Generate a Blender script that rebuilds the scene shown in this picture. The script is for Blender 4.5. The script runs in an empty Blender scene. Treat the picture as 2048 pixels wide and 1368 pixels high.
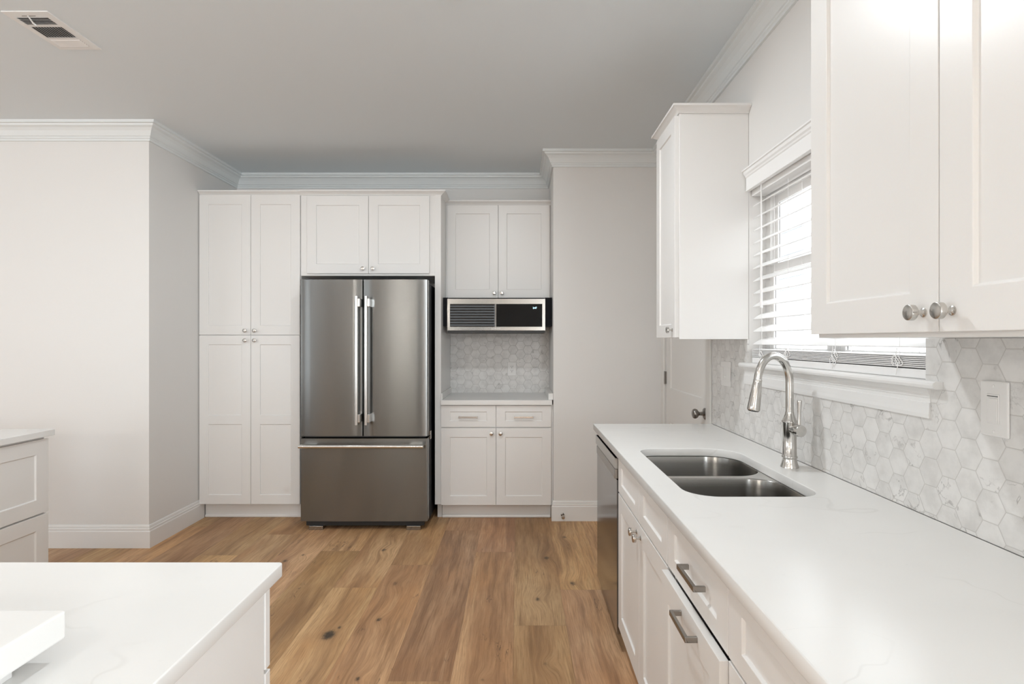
import bpy, bmesh, math, random
from mathutils import Vector, Matrix
random.seed(7)
PI = math.pi
C = bpy.context.scene.collection
sc = bpy.context.scene

# ------------------------------------------------------------------ camera
CZ = 1.36                      # eye height; vanishing point measured at pixel (1036, 681), f = 1137 px
cam_d = bpy.data.cameras.new('camera'); cam = bpy.data.objects.new('camera', cam_d); C.objects.link(cam)
cam.location = (0, 0, CZ); cam.rotation_euler = (PI/2, 0, 0)
cam_d.sensor_width = 36; cam_d.lens = 36*1137/2048
cam_d.shift_x = -(1036-1024)/2048; cam_d.shift_y = (681-684)/2048
cam_d.clip_start = 0.02
sc.camera = cam

# ------------------------------------------------------------------ world, exposure
sc.view_settings.view_transform = 'Standard'; sc.view_settings.look = 'None'
sc.view_settings.exposure = 0.2; sc.view_settings.gamma = 1.0; sc.view_settings.use_curve_mapping = False
w = bpy.data.worlds.new('sky'); sc.world = w; w.use_nodes = True
bg = w.node_tree.nodes['Background']; bg.inputs[0].default_value = (0.89, 0.955, 1.0, 1); bg.inputs[1].default_value = 1.7
sc.cycles.max_bounces = 10; sc.cycles.diffuse_bounces = 6; sc.cycles.glossy_bounces = 5
sc.cycles.transparent_max_bounces = 8; sc.cycles.sample_clamp_indirect = 6
sc.cycles.use_adaptive_sampling = True

LC = (.875, .945, 1.0)
def area(name, loc, rot, sx, sy, power, col=(1, .97, .93)):
    d = bpy.data.lights.new(name, 'AREA'); d.shape = 'RECTANGLE'; d.size = sx; d.size_y = sy
    d.energy = power; d.color = col
    o = bpy.data.objects.new(name, d); C.objects.link(o); o.location = loc; o.rotation_euler = rot
    return o
# unseen fill lights added left of and behind the camera; last, kitchen window daylight
area('fill_light_left', (-7.42, -0.6, 1.25), (0, -PI/2, 0), 2.1, 3.4, 26, LC)
area('fill_light_rear', (-5.9, -3.32, 1.45), (PI/2, 0, 0), 2.2, 2.0, 12, LC)
area('fill_light_rear', (2.28, -3.32, 1.45), (PI/2, 0, 0), 2.55, 2.0, 300, LC)
area('daylight_kitchen_window', (1.33, 2.07, 1.66), (0, PI/2, 0), .85, 1.15, 7, (.97, .985, 1))
DOWN = [(-1.9, 2.18, 3), (-.28, 2.26, 19), (-1.75, .5, .4), (-.55, .5, .3), (-3.3, 1.2, 6), (-3.3, -.6, 8), (-1.1, -1.2, 8)]
for x_, y_, w_ in DOWN:
    d_ = bpy.data.lights.new('downlight_lamp', 'AREA'); d_.shape = 'DISK'; d_.size = .15; d_.energy = w_; d_.color = (.90, .96, 1)
    o_ = bpy.data.objects.new('downlight_lamp', d_); C.objects.link(o_); o_.location = (x_, y_, 2.775)

# ------------------------------------------------------------------ materials
def nt(name):
    m = bpy.data.materials.new(name); m.use_nodes = True
    return m, m.node_tree.nodes, m.node_tree.links, m.node_tree.nodes['Principled BSDF']
def paint(name, col, rough=.5, bump=0.0, bscale=250, spec=.5):
    m, n, l, b = nt(name)
    b.inputs['Base Color'].default_value = (*col, 1); b.inputs['Roughness'].default_value = rough
    b.inputs['Specular IOR Level'].default_value = spec
    t = n.new('ShaderNodeTexNoise'); t.inputs['Scale'].default_value = bscale
    tc = n.new('ShaderNodeTexCoord'); l.new(tc.outputs['Object'], t.inputs['Vector'])
    mx = n.new('ShaderNodeMixRGB'); mx.blend_type = 'MULTIPLY'; mx.inputs[0].default_value = .03
    mx.inputs[1].default_value = (*col, 1); l.new(t.outputs['Color'], mx.inputs[2]); l.new(mx.outputs[0], b.inputs['Base Color'])
    if bump:
        bp = n.new('ShaderNodeBump'); bp.inputs['Strength'].default_value = bump; bp.inputs['Distance'].default_value = .001
        l.new(t.outputs[0], bp.inputs['Height']); l.new(bp.outputs[0], b.inputs['Normal'])
    return m
M = {}
M['wall'] = paint('wall_paint', (.76, .745, .725), .55, .25, 300)
M['ceil'] = paint('ceiling_paint', (.745, .79, .815), .7, .25, 200)
M['trim'] = paint('trim_paint', (.80, .79, .775), .35)
M['crown'] = paint('crown_paint', (.76, .785, .785), .4)
M['cab'] = paint('cabinet_paint', (.80, .785, .765), .33)
M['door'] = paint('door_paint', (.74, .72, .69), .4)
M['plastic'] = paint('white_plastic', (.80, .785, .765), .3)
M['blind'] = paint('blind_slat', (.86, .85, .84), .4)
M['black'] = paint('black_enamel', (.004, .004, .006), .5, spec=.12)
M['rubber'] = paint('dark_rubber', (.02, .02, .02), .6)
M['dark'] = paint('dark_grille', (.03, .03, .028), .5)
M['duct'] = paint('duct_dark', (.10, .095, .09), .7)
M['siding'] = paint('exterior_siding', (.82, .83, .84), .6)
M['slot'] = paint('socket_slot', (.03, .03, .03), .6)

def steel(name, col, rough, tangent=(1, 0, 0), aniso=.0, grain=None, gs=.06):
    m, n, l, b = nt(name)
    b.inputs['Base Color'].default_value = (*col, 1); b.inputs['Metallic'].default_value = 1
    b.inputs['Roughness'].default_value = rough
    if aniso:
        b.inputs['Anisotropic'].default_value = aniso
        c = n.new('ShaderNodeCombineXYZ')
        for i in range(3): c.inputs[i].default_value = tangent[i]
        l.new(c.outputs[0], b.inputs['Tangent'])
    if grain:
        tc = n.new('ShaderNodeTexCoord'); mp = n.new('ShaderNodeMapping'); mp.inputs['Scale'].default_value = grain
        l.new(tc.outputs['Object'], mp.inputs[0]); t = n.new('ShaderNodeTexNoise'); t.inputs['Scale'].default_value = 1
        t.inputs['Detail'].default_value = 3
        l.new(mp.outputs[0], t.inputs['Vector'])
        mr = n.new('ShaderNodeMapRange'); mr.inputs['To Min'].default_value = rough-gs; mr.inputs['To Max'].default_value = rough+gs
        l.new(t.outputs[0], mr.inputs[0]); l.new(mr.outputs[0], b.inputs['Roughness'])
        mx = n.new('ShaderNodeMixRGB'); mx.blend_type = 'MULTIPLY'; mx.inputs[0].default_value = .10
        mx.inputs[1].default_value = (*col, 1); l.new(t.outputs[0], mx.inputs[2]); l.new(mx.outputs[0], b.inputs['Base Color'])
    return m
M['steel'] = steel('brushed_steel', (.215, .217, .212), .27, (0, 0, 1), .85)
M['steel_side'] = steel('brushed_steel_handle', (.72, .71, .69), .22)
M['trimsteel'] = steel('microwave_trim_steel', (.38, .37, .35), .15)
M['dw'] = steel('dishwasher_steel', (.27, .28, .29), .12, (0, 0, 1), .3, (2, 2, 420), .02)
M['dwh'] = steel('dishwasher_handle_steel', (.50, .50, .49), .3, (0, 0, 1), .5)
M['nickel'] = steel('satin_nickel', (.60, .58, .55), .24)
M['nickelface'] = steel('brushed_nickel_face', (.52, .50, .47), .38)
M['knobdark'] = steel('antique_nickel', (.30, .28, .26), .28)
M['pull'] = steel('graphite_nickel', (.34, .325, .305), .30)
M['faucet'] = steel('faucet_nickel', (.62, .605, .58), .16)
M['sink'] = steel('sink_steel', (.36, .35, .33), .25, (0, 0, 1), .6, (2, 2, 200), .02)
M['rim'] = steel('sink_rim_steel', (.66, .65, .63), .3)

def glossblack(name, col=(.006, .006, .006), rough=.04):
    m, n, l, b = nt(name); b.inputs['Base Color'].default_value = (*col, 1); b.inputs['Roughness'].default_value = rough
    b.inputs['Coat Weight'].default_value = .5
    return m
M['glassblack'] = glossblack('black_glass'); M['glassblack'].node_tree.nodes['Principled BSDF'].inputs['Coat Weight'].default_value = 0; M['glassblack'].node_tree.nodes['Principled BSDF'].inputs['Specular IOR Level'].default_value = .12
M['glassdoor'] = glossblack('dark_door_glass', (.008, .008, .008), .015); M['glassdoor'].node_tree.nodes['Principled BSDF'].inputs['IOR'].default_value = 1.9

def glass():
    m, n, l, b = nt('window_glass'); b.inputs['Base Color'].default_value = (.97, .99, 1, 1); b.inputs['Roughness'].default_value = 0
    b.inputs['Transmission Weight'].default_value = 1; b.inputs['IOR'].default_value = 1.05
    return m
M['glass'] = glass()
def emit(name, col, s):
    m, n, l, b = nt(name); b.inputs['Base Color'].default_value = (*col, 1)
    b.inputs['Emission Color'].default_value = (*col, 1); b.inputs['Emission Strength'].default_value = s
    return m
M['led'] = emit('clock_led', (.55, .85, 1.0), 2.2)
M['bulb'] = emit('lamp_bulb', (1, .95, .88), 130)

class G:                                                     # tiny node-graph helper
    def __init__(s, m): s.n = m.node_tree.nodes; s.l = m.node_tree.links
    def put(s, sock, v):
        if v is None: return
        if isinstance(v, (int, float)): sock.default_value = v
        elif isinstance(v, tuple): sock.default_value = v
        else: s.l.new(v, sock)
    def m(s, op, a, b=None, c=None):
        x = s.n.new('ShaderNodeMath'); x.operation = op
        for i, v in enumerate((a, b, c)): s.put(x.inputs[i], v)
        return x.outputs[0]
    def v(s, op, a, b=None, c=None, out=0):
        x = s.n.new('ShaderNodeVectorMath'); x.operation = op
        for i, q in enumerate((a, b, c)): s.put(x.inputs[i], q)
        return x.outputs[out]
    def xyz(s, x=0., y=0., z=0.):
        c = s.n.new('ShaderNodeCombineXYZ')
        for i, v in enumerate((x, y, z)): s.put(c.inputs[i], v)
        return c.outputs[0]
    def sep(s, v):
        c = s.n.new('ShaderNodeSeparateXYZ'); s.put(c.inputs[0], v); return c.outputs
    def noise(s, vec, scale, detail=4, rough=.55, dist=0., out=0):
        t = s.n.new('ShaderNodeTexNoise'); s.put(t.inputs['Vector'], vec); t.inputs['Scale'].default_value = scale
        t.inputs['Detail'].default_value = detail; t.inputs['Roughness'].default_value = rough; t.inputs['Distortion'].default_value = dist
        return t.outputs[out]
    def ramp(s, f, a, b, lo=0., hi=1., smooth=True):
        r = s.n.new('ShaderNodeMapRange'); r.interpolation_type = 'SMOOTHSTEP' if smooth else 'LINEAR'
        s.put(r.inputs[0], f); r.inputs[1].default_value = a; r.inputs[2].default_value = b
        r.inputs[3].default_value = lo; r.inputs[4].default_value = hi
        return r.outputs[0]
    def mix(s, f, a, b, mode='MIX'):
        x = s.n.new('ShaderNodeMixRGB'); x.blend_type = mode
        for i, v in enumerate((f, a, b)):
            s.put(x.inputs[i], (*v, 1) if isinstance(v, tuple) and len(v) == 3 else v)
        return x.outputs[0]

def tile_mat(name, ax_u, p, ou, oz, sdark=1.0):
    """flat-topped marble hexagons, vertical pitch p, on the plane (ax_u, Z)"""
    m, n, l, b = nt(name); g = G(m)
    tc = n.new('ShaderNodeTexCoord'); s = g.sep(tc.outputs['Object'])
    P = g.xyz(g.m('ADD', s[ax_u], ou), g.m('ADD', s[2], oz), 0.)
    r = (1.7320508*p, p, 1.); h = (.8660254*p, .5*p, 0.)
    wrap = lambda q: g.v('SUBTRACT', g.v('SUBTRACT', q, g.v('MULTIPLY', g.v('FLOOR', g.v('DIVIDE', q, r)), r)), h)
    A = wrap(P); B = wrap(g.v('SUBTRACT', P, h))
    a2 = g.v('DOT_PRODUCT', g.v('MULTIPLY', A, (1, 1, 0)), A, out=1); b2 = g.v('DOT_PRODUCT', g.v('MULTIPLY', B, (1, 1, 0)), B, out=1)
    f = g.m('LESS_THAN', b2, a2)
    mx = n.new('ShaderNodeMix'); mx.data_type = 'VECTOR'; l.new(f, mx.inputs[0]); l.new(A, mx.inputs[4]); l.new(B, mx.inputs[5])
    q = mx.outputs[1]; qs = g.sep(g.v('ABSOLUTE', q))
    d = g.m('MAXIMUM', qs[1], g.m('ADD', g.m('MULTIPLY', qs[0], .8660254), g.m('MULTIPLY', qs[1], .5)))
    cell = g.v('MULTIPLY', g.v('SUBTRACT', P, q), (1, 1, 0))
    cr = g.v('FLOOR', g.v('ADD', g.v('MULTIPLY', cell, (2/(1.7320508*p), 2/p, 1)), (.5, .5, 0)))
    wn = n.new('ShaderNodeTexWhiteNoise'); l.new(cr, wn.inputs[0])
    wc = g.sep(wn.outputs['Color'])
    pv = g.v('ADD', P, g.v('SCALE', wn.outputs['Color'], None)) if False else g.v('ADD', P, g.v('MULTIPLY', wn.outputs['Color'], (7., 7., 7.)))
    # faint clouding, sharp veins in some of the tiles only
    cloud = g.noise(pv, 14, 5, .6)
    vn = g.noise(pv, 11, 4, .6, .6)
    vein = g.ramp(g.m('ABSOLUTE', g.m('SUBTRACT', vn, .5)), 0., .022, 1., 0.)
    some = g.ramp(wc[0], .55, .8)
    brk = g.ramp(g.noise(pv, 22, 2), .42, .62)
    vein = g.m('MULTIPLY', g.m('MULTIPLY', vein, some), brk)
    sp = g.m('MULTIPLY', g.ramp(g.noise(pv, 70, 3), .60, .72), g.ramp(cloud, .5, .68))
    sp = g.m('MULTIPLY', sp, g.ramp(wc[1], .35, .6))
    col = g.mix(g.ramp(cloud, .35, .75), (.76, .745, .725), (.60, .585, .565))
    col = g.mix(g.m('MULTIPLY', wc[2], .22), col, (.60, .585, .565))
    col = g.mix(g.m('MULTIPLY', sp, .45), col, (.36, .345, .325))
    col = g.mix(g.m('MULTIPLY', vein, .62), col, (.25, .235, .22))
    gr = g.ramp(d, p/2-.0016, p/2-.0007)
    col = g.mix(g.m('MULTIPLY', gr, .85*sdark), col, (.46, .44, .415))
    l.new(col, b.inputs['Base Color']); l.new(g.ramp(gr, 0, 1, .28, .6), b.inputs['Roughness'])
    bp = n.new('ShaderNodeBump'); bp.inputs['Strength'].default_value = .35; bp.inputs['Distance'].default_value = .0015
    l.new(g.m('SUBTRACT', 1., g.ramp(d, p/2-.003, p/2-.0006)), bp.inputs['Height']); l.new(bp.outputs[0], b.inputs['Normal'])
    return m
M['tile_side'] = tile_mat('marble_hexagon_tile', 1, .0718, .018, .0581, .7)
M['tile_back'] = tile_mat('marble_hexagon_tile_alcove', 0, .0743, .1713, .0572, 1.)

def quartz():
    m, n, l, b = nt('white_quartz'); g = G(m)
    tc = n.new('ShaderNodeTexCoord'); P = tc.outputs['Object']
    D = g.v('ADD', P, g.v('MULTIPLY', g.noise(P, 3.0, 3, .5, 0, 1), (.25, .25, .25)))
    n1 = g.noise(g.v('MULTIPLY', D, (1.0, 1.6, 1.)), 1.5, 3, .45)
    v1 = g.ramp(g.m('ABSOLUTE', g.m('SUBTRACT', n1, .5)), 0, .006, 1., 0.)
    v1 = g.m('MULTIPLY', v1, g.ramp(g.noise(P, 4, 2), .42, .6))
    sp = g.m('MULTIPLY', g.ramp(g.noise(P, 40, 3), .66, .76), g.ramp(g.noise(P, 6, 2), .5, .7))
    col = g.mix(g.ramp(g.noise(P, 2.5, 3), .3, .8), (.785, .775, .755), (.755, .745, .725))
    col = g.mix(g.m('MULTIPLY', v1, .20), col, (.50, .48, .455))
    col = g.mix(g.m('MULTIPLY', sp, .2), col, (.5, .49, .47))
    l.new(col, b.inputs['Base Color']); b.inputs['Roughness'].default_value = .24
    return m
M['quartz'] = quartz()

KNOTS = [(657.5, 1270, .034, 1.), (757.8, 1239, .016, .8), (790.6, 1167, .02, .7), (1075, 1198.5, .018, .75), (570, 1122, .02, .8),
         (606, 1110, .012, .8), (767.5, 1100, .02, .8), (1093, 1116, .022, .8), (1128.7, 1074, .02, .75), (1145.5, 1167, .022, .8),
         (784, 1072, .03, .5), (679, 1255, .012, .8), (715, 1358, .014, .8), (965, 1360, .012, .6), (548, 1066, .02, .5), (1090, 1328, .015, .6)]
def wood():
    m, n, l, b = nt('oak_plank_floor'); g = G(m)
    uv = n.new('ShaderNodeUVMap'); uv.uv_map = 'plank'
    at = n.new('ShaderNodeAttribute'); at.attribute_name = 'tint'
    tc = n.new('ShaderNodeTexCoord'); P = tc.outputs['Object']
    rnd = g.sep(at.outputs['Vector'])
    U = g.sep(uv.outputs[0])                       # metres inside the plank: x across (0..w), y along (0..len)
    base = g.v('ADD', P, g.xyz(g.m('MULTIPLY', rnd[0], 13.), g.m('MULTIPLY', rnd[1], 17.), g.m('MULTIPLY', rnd[2], 5.)))
    kn = None; kx = None
    Ps = g.sep(P)
    for px, py, r, s in KNOTS:
        sc_ = (py-681)/CZ; x = (px-1036)/sc_; y = 1137/sc_
        d = g.v('LENGTH', g.v('MULTIPLY', g.v('SUBTRACT', g.xyz(Ps[0], Ps[1], 0.), (x, y, 0.)), (1/r, .62/r, 0.)), out=1)
        k = g.m('MULTIPLY', g.m('POWER', 2.718, g.m('MULTIPLY', g.m('MULTIPLY', d, d), -.8)), s)
        wv = g.m('POWER', 2.718, g.m('MULTIPLY', g.m('MULTIPLY', d, d), -.10))
        kn = k if kn is None else g.m('MAXIMUM', kn, k)
        kx = wv if kx is None else g.m('MAXIMUM', kx, wv)
    warp = g.v('MULTIPLY', g.v('SUBTRACT', g.noise(g.v('MULTIPLY', base, (1.2, .35, 1)), 2.2, 3, .5, 0, 1), (.5, .5, .5)), (.10, .0, 0.))
    q = g.v('ADD', base, warp)
    qk = g.v('ADD', q, g.xyz(g.m('MULTIPLY', kx, .035), 0., 0.))
    grain = g.noise(g.v('MULTIPLY', qk, (26, 1.4, 1)), 1.0, 6, .62)
    fine = g.noise(g.v('MULTIPLY', qk, (190, 7, 1)), 1.0, 4, .6)
    pores = g.noise(g.v('MULTIPLY', qk, (420, 14, 1)), 1.0, 2, .6)
    broad = g.noise(g.v('MULTIPLY', qk, (5.0, .8, 1)), 1.0, 4, .6)
    blot = g.noise(g.v('MULTIPLY', base, (3.4, 1.7, 1)), 1.0, 3, .55)
    col = g.mix(g.ramp(broad, .30, .70), (.35, .187, .090), (.60, .378, .205))
    col = g.mix(g.m('MULTIPLY', g.ramp(blot, .45, .72), .45), col, (.53, .275, .115))
    col = g.mix(g.m('MULTIPLY', g.ramp(grain, .50, .70), .72), col, (.22, .115, .054))
    col = g.mix(g.m('MULTIPLY', g.ramp(grain, .46, .30), .40), col, (.65, .44, .245))
    col = g.mix(g.ramp(fine, .38, .72, 0, .55), col, (.27, .15, .07))
    col = g.mix(g.m('MULTIPLY', g.ramp(pores, .55, .75), .25), col, (.14, .08, .045))
    heart = g.ramp(g.noise(g.v('MULTIPLY', qk, (11, .9, 1)), 1.0, 5, .62), .50, .68)
    col = g.mix(g.m('MULTIPLY', heart, .42), col, (.19, .10, .052))
    crack = g.m('MULTIPLY', g.ramp(g.m('ABSOLUTE', g.m('SUBTRACT', g.noise(g.v('MULTIPLY', qk, (16, 2.2, 1)), 1., 4, .6), .5)), 0, .012, 1, 0),
                g.ramp(g.noise(g.v('MULTIPLY', base, (5, 3, 1)), 1., 2), .60, .68))
    col = g.mix(g.m('MULTIPLY', crack, .7), col, (.07, .04, .025))
    kring = g.noise(g.v('MULTIPLY', base, (90, 60, 1)), 1., 4, .7)
    kd = g.ramp(g.m('ADD', kn, g.m('MULTIPLY', g.m('SUBTRACT', kring, .5), .75)), .38, .95)
    col = g.mix(g.m('MULTIPLY', g.m('MULTIPLY', kn, .35), 1.), col, (.17, .09, .045))
    col = g.mix(kd, col, (.05, .035, .025))
    # plank tone
    bri = g.ramp(rnd[0], 0, 1, .88, 1.26, False)
    col = g.mix(1., col, g.xyz(bri, g.m('MULTIPLY', bri, g.ramp(rnd[1], 0, 1, .97, 1.03, False)), g.m('MULTIPLY', bri, g.ramp(rnd[2], 0, 1, .90, 1.08, False))), 'MULTIPLY')
    e = g.m('MINIMUM', g.m('MINIMUM', U[0], g.m('SUBTRACT', at.outputs['Alpha'], U[0])), 1e3)
    e = g.m('MINIMUM', U[0], g.m('SUBTRACT', .25, U[0]))
    e2 = g.m('MINIMUM', U[1], g.m('SUBTRACT', 1.8, U[1]))
    ed = g.m('MINIMUM', e, e2)
    gv = g.ramp(ed, .0, .0022, 1., 0.)
    col = g.mix(g.m('MULTIPLY', gv, .35), col, (.12, .07, .04))
    l.new(col, b.inputs['Base Color'])
    l.new(g.ramp(fine, .2, .8, .40, .52), b.inputs['Roughness'])
    b.inputs['Specular IOR Level'].default_value = .35
    bp = n.new('ShaderNodeBump'); bp.inputs['Strength'].default_value = .3; bp.inputs['Distance'].default_value = .001
    l.new(g.m('SUBTRACT', g.m('MULTIPLY', fine, .5), g.m('MULTIPLY', gv, 1.)), bp.inputs['Height']); l.new(bp.outputs[0], b.inputs['Normal'])
    return m
M['wood'] = wood()

# ------------------------------------------------------------------ mesh helpers
def link(name, me, mat, parent=None, bevel=0., seg=2, smooth=False, angle=35):
    o = bpy.data.objects.new(name, me); C.objects.link(o)
    if mat is not None: me.materials.append(M[mat] if isinstance(mat, str) else mat)
    if smooth:
        for p in me.polygons: p.use_smooth = True
        me.set_sharp_from_angle(angle=math.radians(angle))
    if bevel:
        b = o.modifiers.new('bevel', 'BEVEL'); b.width = bevel; b.segments = seg; b.limit_method = 'ANGLE'; b.angle_limit = math.radians(40)
    if parent is not None:
        o.parent = parent
        root = Vector((0, 0, 0)); q = parent
        while q is not None: root += q.location; q = q.parent
        me.transform(Matrix.Translation(-root))
    return o
def obj(name, bm, mat, parent=None, **k):
    bmesh.ops.recalc_face_normals(bm, faces=bm.faces)
    me = bpy.data.meshes.new(name); bm.to_mesh(me); bm.free()
    return link(name, me, mat, parent, **k)
def thing(name, label, cat, loc, group=None):
    o = bpy.data.objects.new(name, None); C.objects.link(o); o.location = loc; o.empty_display_size = .1
    o['label'] = label; o['category'] = cat
    if group: o['group'] = group
    return o
def struct_root(name, loc):
    o = bpy.data.objects.new(name, None); C.objects.link(o); o.location = loc; o['kind'] = 'structure'; return o
def struct(name, bm, mat, **k):
    o = obj(name, bm, mat, **k); o['kind'] = 'structure'; return o
def NB(): return bmesh.new()
def box(bm, x0, x1, y0, y1, z0, z1):
    v = [bm.verts.new(p) for p in ((x0,y0,z0),(x1,y0,z0),(x1,y1,z0),(x0,y1,z0),(x0,y0,z1),(x1,y0,z1),(x1,y1,z1),(x0,y1,z1))]
    for f in ((3,2,1,0),(4,5,6,7),(0,1,5,4),(1,2,6,5),(2,3,7,6),(3,0,4,7)): bm.faces.new([v[i] for i in f])
    return bm
def BX(*a): return box(NB(), *a)
def P(face, plane, u, d, z):
    """u along the front, d outwards from the plane, z up"""
    return {'-Y': (u, plane-d, z), '+Y': (u, plane+d, z), '-X': (plane-d, u, z), '+X': (plane+d, u, z)}[face]
def fbox(bm, face, plane, u0, u1, d0, d1, z0, z1):
    a = P(face, plane, u0, d0, z0); c = P(face, plane, u1, d1, z1)
    return box(bm, *[f(a[i], c[i]) for i in range(3) for f in (min, max)])
def lathe(bm, prof, origin, axis, seg=32, cap=True):
    """prof: (radius, distance along axis)"""
    axis = Vector(axis).normalized(); q = axis.to_track_quat('Z', 'Y').to_matrix(); o = Vector(origin)
    rings = []
    for r, h in prof:
        if r < 1e-6: rings.append([bm.verts.new(o + q @ Vector((0, 0, h)))])
        else: rings.append([bm.verts.new(o + q @ Vector((r*math.cos(2*PI*i/seg), r*math.sin(2*PI*i/seg), h))) for i in range(seg)])
    for a, b in zip(rings, rings[1:]):
        for i in range(seg):
            j = (i+1) % seg
            if len(a) == 1 and len(b) == 1: continue
            if len(a) == 1: bm.faces.new((a[0], b[i], b[j]))
            elif len(b) == 1: bm.faces.new((a[i], a[j], b[0]))
            else: bm.faces.new((a[i], a[j], b[j], b[i]))
    if cap:
        for r in (rings[0], rings[-1]):
            if len(r) > 2: bm.faces.new(r)
    return bm
def tube(bm, pts, rad, seg=16):
    pts = [Vector(p) for p in pts]; rs = rad if isinstance(rad, (list, tuple)) else [rad]*len(pts)
    rings = []; up = None
    for i, p in enumerate(pts):
        t = (pts[min(i+1, len(pts)-1)] - pts[max(i-1, 0)]).normalized()
        if up is None: up = t.orthogonal().normalized()
        up = (up - t*up.dot(t)).normalized(); s = t.cross(up)
        rings.append([bm.verts.new(p + (up*math.cos(2*PI*k/seg) + s*math.sin(2*PI*k/seg))*rs[i]) for k in range(seg)])
    for a, b in zip(rings, rings[1:]):
        for i in range(seg): bm.faces.new((a[i], a[(i+1) % seg], b[(i+1) % seg], b[i]))
    bm.faces.new(rings[0]); bm.faces.new(rings[-1])
    return bm
def sweep(bm, path, prof, z=0., caps=True):
    """prof: closed list of (out, up); out = to the right of the walking direction; mitred corners"""
    path = [Vector(p).to_2d() for p in path]; n = len(path); rings = []
    for i in range(n):
        def nrm(a, b): d = (b-a).normalized(); return Vector((d.y, -d.x))
        if i == 0: m = nrm(path[0], path[1])
        elif i == n-1: m = nrm(path[-2], path[-1])
        else:
            a, b = nrm(path[i-1], path[i]), nrm(path[i], path[i+1]); m = (a+b)/(1+a.dot(b))
        rings.append([bm.verts.new((path[i].x+m.x*o, path[i].y+m.y*o, z+h)) for o, h in prof])
    k = len(prof)
    for a, b in zip(rings, rings[1:]):
        for i in range(k): bm.faces.new((a[i], a[(i+1) % k], b[(i+1) % k], b[i]))
    if caps: bm.faces.new(rings[0]); bm.faces.new(rings[-1])
    return bm

# ------------------------------------------------------------------ cabinet parts
def door_bm(face, plane, u0, u1, z0, z1, panels, rail, th=.02, rec=.007, railz=None):
    """shaker front: framed grid with recessed panels, one closed mesh. front surface at plane, thickness goes inwards"""
    railz = rail if railz is None else railz
    if panels is None: panels = [(z0+railz, z1-railz)]
    bm = NB(); V = lambda u, d, z: bm.verts.new(P(face, plane, u, d, z))
    us = [u0, u0+rail, u1-rail, u1]; zs = [z0] + [q for p in panels for q in p] + [z1]
    gv = [[V(u, 0, z) for z in zs] for u in us]
    for i in range(3):
        for j in range(len(zs)-1):
            if i == 1 and j % 2 == 1:
                s = .0035
                a = [gv[1][j], gv[2][j], gv[2][j+1], gv[1][j+1]]
                b = [V(us[1]+s, -rec, zs[j]+s), V(us[2]-s, -rec, zs[j]+s), V(us[2]-s, -rec, zs[j+1]-s), V(us[1]+s, -rec, zs[j+1]-s)]
                for k in range(4): bm.faces.new((a[k], a[(k+1) % 4], b[(k+1) % 4], b[k]))
                bm.faces.new(b)
            else: bm.faces.new((gv[i][j], gv[i+1][j], gv[i+1][j+1], gv[i][j+1]))
    nz = len(zs)
    loop = [gv[i][0] for i in range(4)] + [gv[3][j] for j in range(1, nz)] + [gv[i][nz-1] for i in (2, 1, 0)] + [gv[0][j] for j in range(nz-2, 0, -1)]
    back = [V(*( {'-Y': (v.co.x, -th, v.co.z), '+Y': (v.co.x, -th, v.co.z), '-X': (v.co.y, -th, v.co.z), '+X': (v.co.y, -th, v.co.z)}[face])) for v in loop]
    k = len(loop)
    for i in range(k): bm.faces.new((loop[i], loop[(i+1) % k], back[(i+1) % k], back[i]))
    bm.faces.new(back)
    return bm
def front(parent, name, face, plane, u0, u1, z0, z1, panels=None, rail=.068, railz=None, mat='cab'):
    return obj(name, door_bm(face, plane, u0, u1, z0, z1, panels, rail, railz=railz), mat, parent, bevel=.0012)
def knob(parent, face, plane, u, z):
    ax = Vector(P(face, 0, 0, 1, 0)); o = Vector(P(face, plane, u, 0, z))
    prof = [(.0085, 0), (.0085, .002), (.0065, .003), (.0045, .005), (.0043, .015), (.006, .017), (.0135, .0185), (.0148, .020), (.0148, .0275), (.0142, .0295), (.0128, .0303), (0, .0306)]
    return obj('knob', lathe(NB(), prof, o, ax), 'nickel', parent, smooth=True)
def pull(parent, face, plane, u, z, L=.14, proj=.03, h=.013, t=.008, mat='pull'):
    bm = NB()
    fbox(bm, face, plane, u-L/2, u+L/2, proj-t, proj, z-h/2, z+h/2)
    fbox(bm, face, plane, u-L/2, u-L/2+t, 0, proj-t, z-h/2, z+h/2)
    fbox(bm, face, plane, u+L/2-t, u+L/2, 0, proj-t, z-h/2, z+h/2)
    bmesh.ops.remove_doubles(bm, verts=bm.verts, dist=1e-5)
    return obj('handle', bm, mat, parent, bevel=.001)
CAP = [(0, 0), (.004, 0), (.008, .006), (.012, .010), (.026, .020), (.032, .023), (.036, .024), (.036, .034), (0, .034)]   # small cabinet crown

# ================================================================== SETTING
CEIL = 2.782; YL = 3.735; XL = -2.424; YB = 4.90; XB = .267; YR = 4.292; XR = 1.078; YE = -3.4; XE = -7.5; XW = 3.9
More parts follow.
